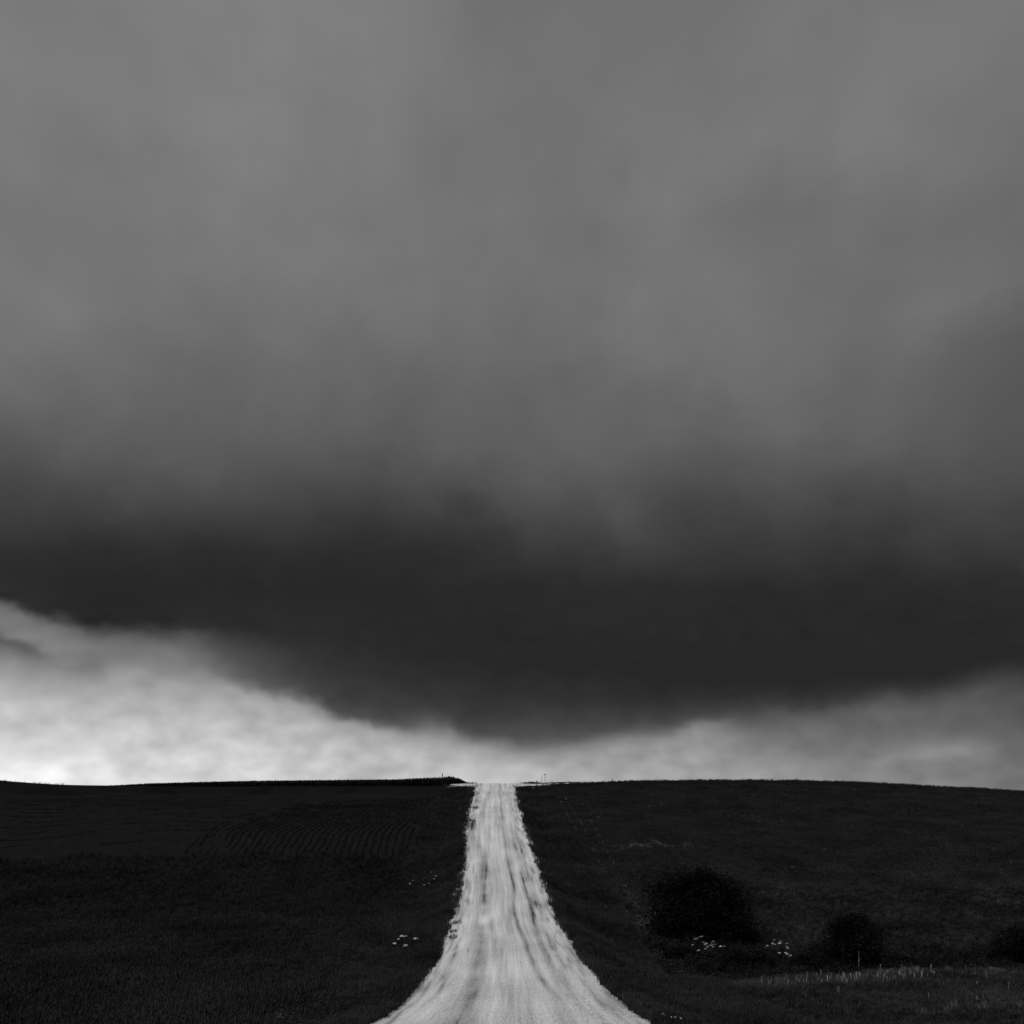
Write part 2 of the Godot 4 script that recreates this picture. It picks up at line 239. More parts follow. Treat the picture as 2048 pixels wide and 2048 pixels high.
# a blade or strap leaf: rises from p, bows over in direction dir
func blade(v: PackedVector3Array, p: Vector3, dir: Vector3, height: float, reach: float, width: float, droop: float) -> void:
	var side := dir.cross(Vector3.UP).normalized() * width * 0.5
	var mid := p + dir * reach * 0.35 + Vector3.UP * height * 0.62
	var knee := p + dir * reach * 0.72 + Vector3.UP * height
	var tip := p + dir * reach + Vector3.UP * height * (1.0 - droop)
	tri(v, p - side * 0.6, mid - side, mid + side)
	tri(v, p - side * 0.6, mid + side, p + side * 0.6)
	tri(v, mid - side, knee - side * 0.7, knee + side * 0.7)
	tri(v, mid - side, knee + side * 0.7, mid + side)
	tri(v, knee - side * 0.7, tip, knee + side * 0.7)


func tuft_mesh(n: int, height: float, spread: float, width: float, reach: float, droop: float) -> ArrayMesh:
	var v := PackedVector3Array()
	for i in n:
		var a := rng.randf() * TAU
		var dir := Vector3(cos(a), 0, sin(a))
		var b := rng.randf() * TAU
		var p := Vector3(cos(b), 0, sin(b)) * spread * sqrt(rng.randf())
		var s := rng.randf_range(0.55, 1.0)
		blade(v, p - Vector3(0, 0.03, 0), dir, height * s, reach * rng.randf_range(0.4, 1.0), width, droop * rng.randf())
	return tris_mesh(v)


# a leafy weed: stems with oval leaves
func leafy_mesh(stems: int, leaves: int, height: float, spread: float, leaf: float) -> ArrayMesh:
	var v := PackedVector3Array()
	for i in stems:
		var a := rng.randf() * TAU
		var top := Vector3(cos(a), 0, sin(a)) * spread * sqrt(rng.randf()) + Vector3.UP * height * rng.randf_range(0.6, 1.0)
		var foot := Vector3(top.x * 0.3, -0.03, top.z * 0.3)
		blade(v, foot, Vector3(top.x - foot.x, 0.001, top.z).normalized(), top.y, Vector2(top.x - foot.x, top.z - foot.z).length(), 0.025, 0.0)
		for k in leaves:
			var f := rng.randf_range(0.25, 1.0)
			var p := foot.lerp(top, f)
			leaf_quad(v, p, leaf * rng.randf_range(0.6, 1.1))
	return tris_mesh(v)


func leaf_quad(v: PackedVector3Array, p: Vector3, size: float) -> void:
	var a := rng.randf() * TAU
	var dir := Vector3(cos(a), rng.randf_range(-0.5, 0.5), sin(a)).normalized()
	var side := dir.cross(Vector3(rng.randf_range(-0.6, 0.6), 1.0, rng.randf_range(-0.6, 0.6))).normalized() * size * 0.32
	var m := p + dir * size * 0.5
	var tip := p + dir * size - Vector3.UP * size * 0.15
	tri(v, p, m - side, m + side)
	tri(v, m - side, tip, m + side)


func tube(v: PackedVector3Array, pts: Array, radii: Array, sides := 6) -> void:
	for k in pts.size() - 1:
		var a: Vector3 = pts[k]
		var b: Vector3 = pts[k + 1]
		var ax := (b - a).normalized()
		var e := ax.cross(Vector3.RIGHT if absf(ax.x) < 0.8 else Vector3.FORWARD).normalized()
		var f := ax.cross(e)
		for i in sides:
			var t0 := TAU * i / sides
			var t1 := TAU * (i + 1) / sides
			var p0 := e * cos(t0) + f * sin(t0)
			var p1 := e * cos(t1) + f * sin(t1)
			var ra: float = radii[k]
			var rb: float = radii[k + 1]
			tri(v, a + p0 * ra, b + p0 * rb, b + p1 * rb)
			tri(v, a + p0 * ra, b + p1 * rb, a + p1 * ra)


func box_mesh(size: Vector3) -> Mesh:
	var b := BoxMesh.new()
	b.size = size
	return b


# ---------------------------------------------------------------- sky
func tone_table() -> Image:
	# tones every degree round and 0.45 degrees up, smoothed to eight times as fine
	var t := Image.create(65, 98, false, Image.FORMAT_RF)
	for j in 98:
		var e := minf(0.45 * j, 43.49)
		var r := 0
		while r < SKY_EL.size() - 2 and e >= float(SKY_EL[r + 1]):
			r += 1
		var f := (e - float(SKY_EL[r])) / (float(SKY_EL[r + 1]) - float(SKY_EL[r]))
		for i in 65:
			t.set_pixel(i, j, Color(lerpf(SKY_TONE[r][i], SKY_TONE[r + 1][i], f) / 255.0, 0, 0))
	t.resize(65 * 8, 98 * 8, Image.INTERPOLATE_CUBIC)
	return t


func make_sky() -> Sky:
	var w := 2560
	var h := w / 2
	var data := PackedFloat32Array()
	data.resize(w * h * 3)
	var roll := FastNoiseLite.new()
	roll.seed = 11
	roll.frequency = 5.0
	roll.fractal_octaves = 5
	var wisp := FastNoiseLite.new()
	wisp.seed = 12
	wisp.frequency = 9.0
	wisp.fractal_octaves = 5
	wisp.fractal_gain = 0.55
	var table := tone_table().get_data().to_float32_array()
	var fleck := FastNoiseLite.new()
	fleck.seed = 14
	fleck.frequency = 22.0
	fleck.fractal_octaves = 4
	for y in h / 2 + 2:
		var el := 90.0 - 180.0 * (y + 0.5) / h
		var ce := cos(deg_to_rad(el))
		var se := sin(deg_to_rad(el))
		var loose := smoothstep(0.6, 6.0, el)
		for x in w:
			var az := 360.0 * (x + 0.5) / w
			if az > 180.0:
				az -= 360.0
			var dx := sin(deg_to_rad(az)) * ce
			var dz := cos(deg_to_rad(az)) * ce
			var n1 := roll.get_noise_3d(dx, se * 1.1, dz)
			var n2 := wisp.get_noise_3d(dx, se * 1.2, dz)
			# beyond the view the same storm deck goes on round the sky
			var a := az
			if az > 32.0:
				a = 32.0 - (az - 32.0) * 32.0 / 148.0
			elif az < -32.0:
				a = -32.0 - (az + 32.0) * 32.0 / 148.0
			var n3 := fleck.get_noise_3d(dx, se * 1.7, dz) * smoothstep(17.0, 5.0, el) if el < 17.0 else 0.0
			var ta := a + 0.7 * n1 + 1.1 * n2 + 0.5 * n3
			var te := el + loose * (0.75 * n2 + 0.25 * n1 + 0.3 * n3)
			var v := table[clampi(int(te / 0.45 * 8.0 + 4.0), 0, 783) * 520 + clampi(int((ta + 32.0) * 8.0 + 4.0), 0, 519)]
			v *= 1.0 + 0.03 * n1 + 0.045 * n2 + 0.14 * n3
			v = clampf(v, 0.0, 1.0)
			var l := v / 12.92 if v < 0.04045 else pow((v + 0.055) / 1.055, 2.4)
			var k := (y * w + x) * 3
			data[k] = l
			data[k + 1] = l
			data[k + 2] = l
	for y in range(h / 2 + 2, h):
		for x in w:
			var k := (y * w + x) * 3
			data[k] = 0.01
			data[k + 1] = 0.01
			data[k + 2] = 0.01
	var image := Image.create_from_data(w, h, false, Image.FORMAT_RGBF, data.to_byte_array())
	var p := PanoramaSkyMaterial.new()
	p.panorama = ImageTexture.create_from_image(image)
	var sky := Sky.new()
	sky.sky_material = p
	return sky


# ---------------------------------------------------------------- ground
func lines(spec: Array) -> PackedFloat32Array:
	var out := PackedFloat32Array()
	for s in spec:
		var x: float = s[0]
		while x < float(s[1]) - 0.001:
			out.append(x)
			x += float(s[2])
	out.append(float(spec[-1][1]))
	return out


func tilled(x: float, d: float) -> bool:
	return x - road_x(d) < -8.0 - 2.5 * smoothstep(120.0, 95.0, d) and d > 91.5 + 2.0 * noise.get_noise_2d(x * 2.0, 50.0) and d < 152.0


func make_ground() -> void:
	var xs := lines([[-3000, -600, 400], [-600, -200, 50], [-200, -112, 4], [-112, -16, 0.8], [-16, 16, 0.5], [16, 112, 0.8], [112, 200, 4], [200, 600, 50], [600, 3000, 400]])
	var ds := lines([[-400, -40, 60], [-40, 10, 2], [10, 70, 0.6], [70, 172, 0.8], [172, 200, 2], [200, 440, 12], [440, 1000, 80], [1000, 3400, 400]])
	var nx := xs.size()
	var nd := ds.size()
	var v := PackedVector3Array()
	var n := PackedVector3Array()
	var col := PackedColorArray()
	var idx := PackedInt32Array()
	v.resize(nx * nd)
	n.resize(nx * nd)
	col.resize(nx * nd)
	for j in nd:
		for i in nx:
			v[j * nx + i] = Vector3(xs[i], ground(xs[i], ds[j]), -ds[j])
	for j in nd:
		for i in nx:
			var k := j * nx + i
			var a := v[k - 1 if i > 0 else k]
			var b := v[k + 1 if i < nx - 1 else k]
			var c := v[k - nx if j > 0 else k]
			var e := v[k + nx if j < nd - 1 else k]
			n[k] = (e - c).cross(b - a).normalized() * -1.0
			if n[k].y < 0:
				n[k] = -n[k]
			# bare tilled soil is paler than the thatch of the pasture
			var p := v[k]
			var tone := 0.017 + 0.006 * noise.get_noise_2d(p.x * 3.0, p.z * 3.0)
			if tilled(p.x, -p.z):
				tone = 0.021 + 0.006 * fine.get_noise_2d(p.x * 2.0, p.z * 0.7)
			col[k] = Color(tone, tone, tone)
			if i < nx - 1 and j < nd - 1:
				idx.append_array([k, k + nx, k + 1, k + 1, k + nx, k + nx + 1])
	var arr := []
	arr.resize(Mesh.ARRAY_MAX)
	arr[Mesh.ARRAY_VERTEX] = v
	arr[Mesh.ARRAY_NORMAL] = n
	arr[Mesh.ARRAY_COLOR] = col
	arr[Mesh.ARRAY_INDEX] = idx
	var m := ArrayMesh.new()
	m.add_surface_from_arrays(Mesh.PRIMITIVE_TRIANGLES, arr)
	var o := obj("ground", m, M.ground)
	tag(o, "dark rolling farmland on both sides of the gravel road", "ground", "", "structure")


func make_road() -> void:
	var rows := lines([[-14, 60, 0.25], [60, 167.5, 0.35]])
	var across := 40
	var v := PackedVector3Array()
	var n := PackedVector3Array()
	var uv := PackedVector2Array()
	var idx := PackedInt32Array()
	for j in rows.size():
		var d := rows[j]
		var cx := road_x(d)
		var rh := road_h(d) + EYE
		var fl := 4.5 * pow(smoothstep(154.0, 163.0, d), 2.0)
		var wl := 3.95 + 0.5 * smoothstep(42.0, 22.0, d) + 0.3 * noise.get_noise_2d(d * 2.0, 10.0) + 0.42 * fine.get_noise_2d(d * 0.2, 20.0) + fl
		var wr := 3.95 + 0.3 * noise.get_noise_2d(d * 2.0, 90.0) + 0.25 * fine.get_noise_2d(d * 0.2, 120.0) + fl
		for i in across + 1:
			var s := 2.0 * i / across - 1.0
			s = signf(s) * pow(absf(s), 0.9)
			var u := s * (wl if s < 0 else wr)
			var y := rh + 0.11 - 0.16 * pow(absf(s), 4.0)
			# wheel ruts and loose ridges between them
			for r in [[-1.55, 0.05], [1.55, 0.05], [2.25, 0.03], [0.9, 0.02]]:
				var c: float = float(r[0]) + 0.25 * noise.get_noise_2d(d * 1.5, float(r[0]) * 50.0)
				y -= float(r[1]) * exp(-pow((u - c) / 0.24, 2.0))
			y += 0.03 * fine.get_noise_2d(u * 3.0, d * 0.8)
			v.append(Vector3(cx + u, y, -d))
			uv.append(Vector2(u / 18.0 + 0.5, (d + 14.0) / 182.0))
	var w := across + 1
	for j in rows.size():
		for i in w:
			var k := j * w + i
			var a := v[k - 1 if i > 0 else k]
			var b := v[k + 1 if i < across else k]
			var c := v[k - w if j > 0 else k]
			var e := v[k + w if j < rows.size() - 1 else k]
			var q := (b - a).cross(e - c).normalized()
			n.append(q if q.y > 0 else -q)
			if i < across and j < rows.size() - 1:
				idx.append_array([k, k + w, k + 1, k + 1, k + w, k + w + 1])
	var arr := []
	arr.resize(Mesh.ARRAY_MAX)
	arr[Mesh.ARRAY_VERTEX] = v
	arr[Mesh.ARRAY_NORMAL] = n
	arr[Mesh.ARRAY_TEX_UV] = uv
	arr[Mesh.ARRAY_INDEX] = idx
	var m := ArrayMesh.new()
	m.add_surface_from_arrays(Mesh.PRIMITIVE_TRIANGLES, arr)
	var o := obj("gravel_road", m, M.road)
	tag(o, "pale rutted gravel road running straight up to the skyline", "road", "", "structure")
	# the road that crosses on the ridge
	var st := PackedVector3Array()
	var xx := lines([[-120, -30, 2.0], [-30, 30, 0.5], [30, 120, 2.0]])
	var rr := [160.4, 161.5, 163.0, 164.5, 165.9]
	for i in xx.size() - 1:
		for k in rr.size() - 1:
			var q := []
			for c in [[i, k], [i + 1, k], [i, k + 1], [i + 1, k + 1]]:
				var x := xx[c[0]]
				var d: float = rr[c[1]]
				if c[1] == 0 or c[1] == 4:
					d += 0.35 * fine.get_noise_2d(x * 2.0, 30.0 * c[1])
				q.append(at(x, d, 0.045 if c[1] > 0 and c[1] < 4 else 0.01))
			tri(st, q[0], q[2], q[1])
			tri(st, q[1], q[2], q[3])
	var cr := obj("crossroad", tris_mesh(st), M.gravel_plain)
	tag(cr, "thin pale gravel crossroad along the top of the ridge", "road", "", "structure")


func road_image() -> Image:
	var w := 1024
	var h := 2048
	var data := PackedByteArray()
	data.resize(w * h)
	var streak := FastNoiseLite.new()
	streak.seed = 31
	streak.frequency = 1.0
	streak.fractal_octaves = 3
	var grit := FastNoiseLite.new()
	grit.seed = 33
	grit.frequency = 1.0
	grit.fractal_octaves = 2
	var c := PackedFloat32Array()
	c.resize(6)
	for y in h:
		var d := 182.0 * (y + 0.5) / h - 14.0
		# where each wheel track runs at this distance, and how damp it is
		var wander := 0.3 * streak.get_noise_2d(d * 0.03, 5.0)
		var sway := 0.22 * streak.get_noise_2d(d * 0.04, 25.0)
		var near := smoothstep(46.0, 24.0, d)
		var t1 := smoothstep(94.0, 88.0, d) * smoothstep(58.0, 64.0, d) + 0.8 * smoothstep(57.0, 54.0, d) * smoothstep(37.0, 42.0, d) + 0.45 * smoothstep(37.0, 33.0, d)
		var t2 := smoothstep(112.0, 84.0, d) * smoothstep(26.0, 36.0, d)
		var tracks := [
			[-1.45 + wander, 0.34, t1 * (0.8 + 0.7 * streak.get_noise_2d(d * 0.12, 41.0))],
			[0.85 + 0.8 * near + sway, 0.15, clampf(0.55 + 0.8 * streak.get_noise_2d(d * 0.05, 61.0), 0.0, 1.0) * t2 + 0.15],
			[1.85 + 0.25 * near - sway, 0.2, t2 * clampf(0.75 + 0.9 * streak.get_noise_2d(d * 0.07, 92.0), 0.0, 1.2)],
			[2.35 + wander, 0.2, t2 * clampf(0.5 + 1.2 * streak.get_noise_2d(d * 0.06, 113.0), 0.0, 1.1)],
			[0.95, 0.12, 0.5 * smoothstep(95.0, 125.0, d)],
			[-0.8 - 0.5 * near + sway, 0.14, clampf(0.1 + 0.8 * streak.get_noise_2d(d * 0.06, 170.0), 0.0, 0.35)],
			[-2.75 + sway, 0.4, 0.9 * smoothstep(100.0, 108.0, d) * smoothstep(140.0, 132.0, d) * clampf(0.5 + 1.6 * streak.get_noise_2d(d * 0.2, 141.0), 0.0, 1.2)],
		]
		for x in w:
			var u := (float(x) / w - 0.5) * 18.0
			if absf(u) > 5.0 and d < 150.0:
				data[y * w + x] = 150
				continue
			var s1 := streak.get_noise_2d(u * 1.1, d * 0.03 + 10.0)
			var s2 := streak.get_noise_2d(u * 5.0 + 100.0, d * 0.08)
			var g := grit.get_noise_2d(u * 13.0, d * 1.3)
			var clod := streak.get_noise_2d(u * 2.2 + 40.0, d * 0.13)
			var big := streak.get_noise_2d(u * 0.35 + 50.0, d * 0.10)
			var a := 0.65 + 0.22 * s1 + 0.12 * s2 + 0.14 * g + 0.12 * big
			for t in tracks:
				var q := (u - float(t[0])) / float(t[1])
				if q > -3.0 and q < 3.0 and float(t[2]) > 0.0:
					a -= 0.52 * float(t[2]) * exp(-q * q) * clampf(0.85 + 0.8 * s2 + 0.4 * clod, 0.2, 1.2)
			# dirt and turf worked into the margins
			var edge := smoothstep(2.3, 3.7, absf(u) + 1.2 * clod + 0.6 * s2)
			a -= 0.3 * edge * clampf(0.45 + 1.2 * clod + 0.6 * g, 0.0, 1.2)
			data[y * w + x] = int(clampf(255.0 * pow(clampf(a, 0.05, 0.9), 1.0 / 2.2), 0, 255))
	return Image.create_from_data(w, h, false, Image.FORMAT_L8, data)


# ---------------------------------------------------------------- plants
func scatter(count: int, d0: float, d1: float, keep: Callable) -> Array:
	# more plants per square metre near the road's low end, where they show largest
	var out := []
	var tries := 0
	while out.size() < count and tries < count * 12:
		tries += 1
		var d := d0 * pow(d1 / d0, rng.randf())
		var x := rng.randf_range(-1.0, 1.0) * (0.62 * d + 6.0)
		var u := x - road_x(d)
		if absf(u) < 3.2 or not keep.call(x, d, u):
			continue
		out.append(Vector2(x, d))
	return out


func place(pts: Array, s0: float, s1: float, grow := 0.0) -> Array:
	var out := []
	for p in pts:
		var s: float = rng.randf_range(s0, s1) * (1.0 + grow * p.y)
		var b := Basis(Vector3.UP, rng.randf() * TAU).scaled(Vector3(s, s * rng.randf_range(0.8, 1.2), s))
		out.append(Transform3D(b, at(p.x, p.y)))
	return out


func tones(pts: Array, base: float, spread: float, patch: float) -> PackedFloat32Array:
	var out := PackedFloat32Array()
	for p in pts:
		out.append(maxf(0.002, base * (1.0 + spread * rng.randf_range(-1.0, 1.0) + patch * noise.get_noise_2d(p.x * 4.0, p.y * 4.0))))
	return out


func make_grass() -> void:
	var blade_tuft := tuft_mesh(16, 0.2, 0.17, 0.012, 0.17, 0.45)
	var wide_tuft := tuft_mesh(18, 0.24, 0.4, 0.03, 0.22, 0.35)
	var crop := tuft_mesh(12, 0.55, 0.12, 0.035, 0.36, 0.5)
	# pasture on the right
	var p := scatter(52000, 17.0, 90.0, func(_x, _d, u): return u > 7.5)
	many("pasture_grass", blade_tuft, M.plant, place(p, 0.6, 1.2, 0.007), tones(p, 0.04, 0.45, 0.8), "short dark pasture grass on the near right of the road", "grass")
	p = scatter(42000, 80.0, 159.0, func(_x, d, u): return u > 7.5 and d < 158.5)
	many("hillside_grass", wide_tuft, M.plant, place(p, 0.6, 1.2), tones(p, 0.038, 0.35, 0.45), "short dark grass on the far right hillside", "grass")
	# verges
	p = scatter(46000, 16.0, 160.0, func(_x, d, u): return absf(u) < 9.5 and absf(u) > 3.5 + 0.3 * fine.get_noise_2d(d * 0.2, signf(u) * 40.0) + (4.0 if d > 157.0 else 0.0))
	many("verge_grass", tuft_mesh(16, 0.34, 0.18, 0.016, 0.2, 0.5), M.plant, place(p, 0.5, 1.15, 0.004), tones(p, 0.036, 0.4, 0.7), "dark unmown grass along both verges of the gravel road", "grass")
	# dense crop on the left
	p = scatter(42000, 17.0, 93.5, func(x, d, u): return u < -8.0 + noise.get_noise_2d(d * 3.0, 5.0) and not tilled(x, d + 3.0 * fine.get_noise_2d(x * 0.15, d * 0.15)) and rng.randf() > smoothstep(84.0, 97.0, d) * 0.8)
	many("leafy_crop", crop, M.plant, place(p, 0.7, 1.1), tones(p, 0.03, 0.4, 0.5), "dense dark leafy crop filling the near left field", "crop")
	# pale dry grass in patches: banks, mown lines, the old fence line on the right slope
	p = scatter(2200, 18.0, 150.0, func(x, d, u): return u > 6.5 and noise.get_noise_2d(x * 3.0, d * 6.0) > 0.3 + 0.2 * rng.randf())
	for k in 110:
		var x := rng.randf_range(12.0, 24.0)
		var d := 42.0 + 0.2 * (x - 16.0) - 2.5 * rng.randf()
		p.append(Vector2(x, d))
	for k in 500:
		var x := rng.randf_range(11.5, 20.0)
		if noise.get_noise_2d(x * 14.0, 77.0) + 0.3 * rng.randfn() > 0.1:
			p.append(Vector2(x, 98.5 + 1.2 * rng.randfn() * 0.4 + 3.0 * noise.get_noise_2d(x * 10.0, 9.0)))
	for line in [[8.6, 146.0, 9.4, 70.0], [7.6, 138.0, 8.3, 74.0], [10.4, 118.0, 10.6, 72.0]]:
		for k in 130:
			var t := rng.randf()
			if noise.get_noise_2d(t * 600.0, line[0] * 30.0) < 0.0:
				continue
			p.append(Vector2(lerpf(line[0], line[2], t) + rng.randfn() * 0.07, lerpf(line[1], line[3], t)))
	for k in 500:
		p.append(Vector2(11.4 + rng.randfn() * 1.1, 66.0 + rng.randfn() * 2.2))
	many("dry_grass", tuft_mesh(9, 0.4, 0.14, 0.012, 0.16, 0.3), M.plant, place(p, 0.45, 1.0, 0.0015), tones(p, 0.15, 0.6, 0.6), "pale dry grass in patches over the right slope", "grass")

	# bleached single stalks on the near bank of the gully
	p = []
	for k in 150:
		var x := rng.randf_range(11.5, 20.0)
		p.append(Vector2(x, 41.0 + 0.2 * (x - 16.0) + rng.randfn() * 1.1))
	for k in 45:
		p.append(Vector2(rng.randf_range(12.0, 27.0), rng.randf_range(31.0, 45.0)))
	many("bleached_stalks", tuft_mesh(2, 0.42, 0.1, 0.022, 0.14, 0.2), M.plant, place(p, 0.5, 1.1), tones(p, 0.3, 0.5, 0.3), "bleached dry stalks on the grass bank in front of the bushes", "weeds")
	p = []
	for k in 900:
		p.append(Vector2(-9.4 + rng.randfn() * 1.5, 54.0 + rng.randfn() * 3.0))
	for k in 1100:
		p.append(Vector2(-6.9 + rng.randfn() * 1.1, 29.0 + rng.randfn() * 3.0))
	var q := []
	for v in p:
		if v.x - road_x(v.y) < -4.2:
			q.append(v)
	many("verge_weeds", leafy_mesh(4, 7, 0.42, 0.2, 0.09), M.plant, place(q, 0.4, 1.0), tones(q, 0.055, 0.4, 0.6), "paler leafy weeds in patches on the left verge", "weeds")


func make_rows() -> void:
	var field := thing("row_crop_field", at(-20.0, 92.0), "tilled field with dark curving crop rows left of the road", "crop field")
	var seedling := []
	for k in 4:
		var pv := PackedVector3Array()
		for i in 7:
			var a := rng.randf() * TAU
			blade(pv, Vector3(rng.randf_range(-0.05, 0.05), -0.03, rng.randf_range(-0.08, 0.08)), Vector3(cos(a), 0, sin(a)), rng.randf_range(0.1, 0.2), rng.randf_range(0.08, 0.18), 0.05, 0.4)
		seedling.append(pv)
	for r in 34:
		var x0 := -9.2 - r * 0.78
		var v := PackedVector3Array()
		var d := 91.8 + 2.0 * noise.get_noise_2d(x0 * 2.0, 50.0)
		var far := 150.0 - 0.5 * r
		while d < far:
			var x: float = x0 + bend_at(d) * (1.0 + 0.02 * r)
			var thin := -0.42 + 0.06 * maxf(0.0, r - 24.0)
			if x - road_x(d) < -5.6 and fine.get_noise_2d(x * 0.8, d * 0.25) > thin:
				add_seedling(v, at(x + rng.randfn() * 0.03, d) - field.position, seedling)
			d += rng.randf_range(0.2, 0.34)
		if v.size():
			obj("crop_row", tris_mesh(v), M.seedling, field)
	# farther left the rows follow the contour and run across the view
	for r in 15:
		var v := PackedVector3Array()
		var x := -30.0 - 12.0 * rng.randf()
		while x > -0.6 * 140.0:
			var d := 95.0 + r * 3.6 + 6.0 * noise.get_noise_2d(x * 0.8, 20.0 + r * 2.0)
			if x > -0.62 * d and fine.get_noise_2d(x * 0.2, r * 9.0) > -0.05:
				add_seedling(v, at(x, d) - field.position, seedling)
			x -= rng.randf_range(0.15, 0.3)
		if v.size():
			obj("crop_row", tris_mesh(v), M.thin_row, field)
	var p := []
	while p.size() < 16000:
		var d := rng.randf_range(91.0, 157.0)
		var x := rng.randf_range(-0.62 * d, -9.0)
		if tilled(x, d) or d > 151.0:
			p.append(Vector2(x, d))
	many("field_stubble", tuft_mesh(6, 0.09, 0.16, 0.03, 0.1, 0.4), M.plant, place(p, 0.5, 1.3), tones(p, 0.03, 0.5, 0.6), "short stubble scattered over the tilled field left of the road", "stubble")


func add_seedling(v: PackedVector3Array, p: Vector3, kinds: Array) -> void:
	var b := Basis(Vector3.UP, rng.randf() * TAU).scaled(Vector3.ONE * rng.randf_range(0.7, 1.25))
	var pv: PackedVector3Array = kinds[rng.randi() % 4]
	for q in pv:
		v.append(b * q + p)


func bend_at(d: float) -> float:
	var t := [[90.0, 0.0], [96.0, -0.6], [101.0, -0.9], [107.0, -0.8], [113.0, 0.0], [117.0, 1.0], [125.0, 1.5], [133.0, 1.6], [150.0, 1.4]]
	for k in t.size() - 1:
		if d < float(t[k + 1][0]):
			return lerpf(t[k][1], t[k + 1][1], smoothstep(float(t[k][0]), float(t[k + 1][0]), d))
	return 1.4


func make_ridge_crop() -> void:
	var v := PackedVector3Array()
	for i in 13:
		var a := rng.randf() * TAU
		blade(v, Vector3(rng.randf_range(-0.06, 0.06), rng.randf_range(-0.03, 0.5), rng.randf_range(-0.06, 0.06)), Vector3(cos(a), 0, sin(a)), rng.randf_range(0.5, 1.05), rng.randf_range(0.15, 0.4), 0.09, 0.35)
	var m := tris_mesh(v)
	var where := []
	var tn := PackedFloat32Array()
	for k in 9000:
		var x := rng.randf_range(-86.0, -7.6)
		var d := rng.randf_range(168.5, 178.0)
		var full := 0.0
		if x < -70.3:
			full = 0.7 * (x + 86.9) / 16.6
		elif x < -49.7:
			full = lerpf(0.7, 1.25, (x + 70.3) / 20.6)
		elif x < -12.0:
			full = lerpf(1.25, 1.45, (x + 49.7) / 37.7)
		else:
			full = 1.45 - 1.2 * smoothstep(-12.5, -8.0, x)
		if full < 0.08:
			continue
		var s := full / 1.15 * rng.randf_range(0.86, 1.03)
		where.append(Transform3D(Basis(Vector3.UP, rng.randf() * TAU).scaled(Vector3(1.3, s, 1.3)), at(x, d)))
		tn.append(0.022 * rng.randf_range(0.6, 1.4))
	many("ridge_crop", m, M.plant, where, tn, "dark band of tall crop standing on the skyline left of the road", "crop")


func shrub(called: String, where: Vector3, wide: float, tall: float, leaves: int, leaf: float, label: String, group: String) -> void:
	var t := thing(called, where, label, "bush", group)
	var wood := PackedVector3Array()
	var v := PackedVector3Array()
	var col := PackedColorArray()
	var tips := []
	var n := 9
	for i in n:
		var a := TAU * i / n + rng.randf_range(-0.3, 0.3)
		var lean := rng.randf_range(0.15, 0.85)
		var end := Vector3(cos(a) * wide * 0.42 * lean, tall * rng.randf_range(0.55, 0.86) * (1.0 - 0.25 * lean * lean), sin(a) * wide * 0.42 * lean)
		var mid := end * 0.5 + Vector3(rng.randfn() * 0.12, tall * 0.1, rng.randfn() * 0.12)
		tube(wood, [Vector3(cos(a) * 0.15, -0.1, sin(a) * 0.15), mid, end], [0.075, 0.045, 0.015], 5)
		for k in 8:
			var f := rng.randf_range(0.3, 1.0)
			var p := mid.lerp(end, f)
			var q := p + Vector3(rng.randfn(), rng.randfn() * 0.6 + 0.2, rng.randfn()) * wide * 0.1
			tube(wood, [p, q], [0.02, 0.008], 4)
			tips.append(q)
	# clumps of leaves: a rounded, uneven outline that is full down to the ground
	var clumps := []
	for k in 130:
		var a := rng.randf() * TAU
		var e := rng.randf_range(0.0, 1.0)
		if k % 3 == 0:
			e *= 0.35
		var ring := sqrt(1.0 - pow(e, 2.2)) * sqrt(rng.randf_range(0.1, 1.0))
		var c := Vector3(cos(a) * wide * 0.43 * ring, tall * (0.05 + 0.81 * e), sin(a) * wide * 0.40 * ring)
		clumps.append([c, wide * rng.randf_range(0.07, 0.13)])
	for q in tips:
		clumps.append([q, wide * rng.randf_range(0.06, 0.11)])
	for i in leaves:
		var c: Array = clumps[rng.randi() % clumps.size()]
		var off := Vector3(rng.randfn(), rng.randfn() * 0.8, rng.randfn()) * float(c[1]) * 0.55
		var p: Vector3 = c[0] + off
		if i % 9 < 4:
			var a := rng.randf() * TAU
			var e := rng.randf()
			var lump := 0.86 + 0.3 * fine.get_noise_2d(a * 1.2 + where.x, e * 2.0)
			var ring := sqrt(maxf(0.0, 1.0 - pow(e, 2.4))) * pow(rng.randf(), 0.4) * lump
			p = Vector3(cos(a) * wide * 0.49 * ring, tall * (0.02 + 0.93 * e * lump), sin(a) * wide * 0.46 * ring)
		if p.y < 0.02:
			p.y = rng.randf_range(0.02, 0.3)
		leaf_quad(v, p, leaf * rng.randf_range(0.6, 1.25))
		var k := 0.012 * rng.randf_range(0.4, 1.6) * (1.0 + 0.7 * fine.get_noise_3d(p.x * 1.2, p.y * 1.2, p.z * 1.2))
		for j in 6:
			col.append(Color(k, k, k))
	obj("crown", tris_mesh(v, col), M.plant, t)
	obj("branches", tris_mesh(wood), M.bark, t)


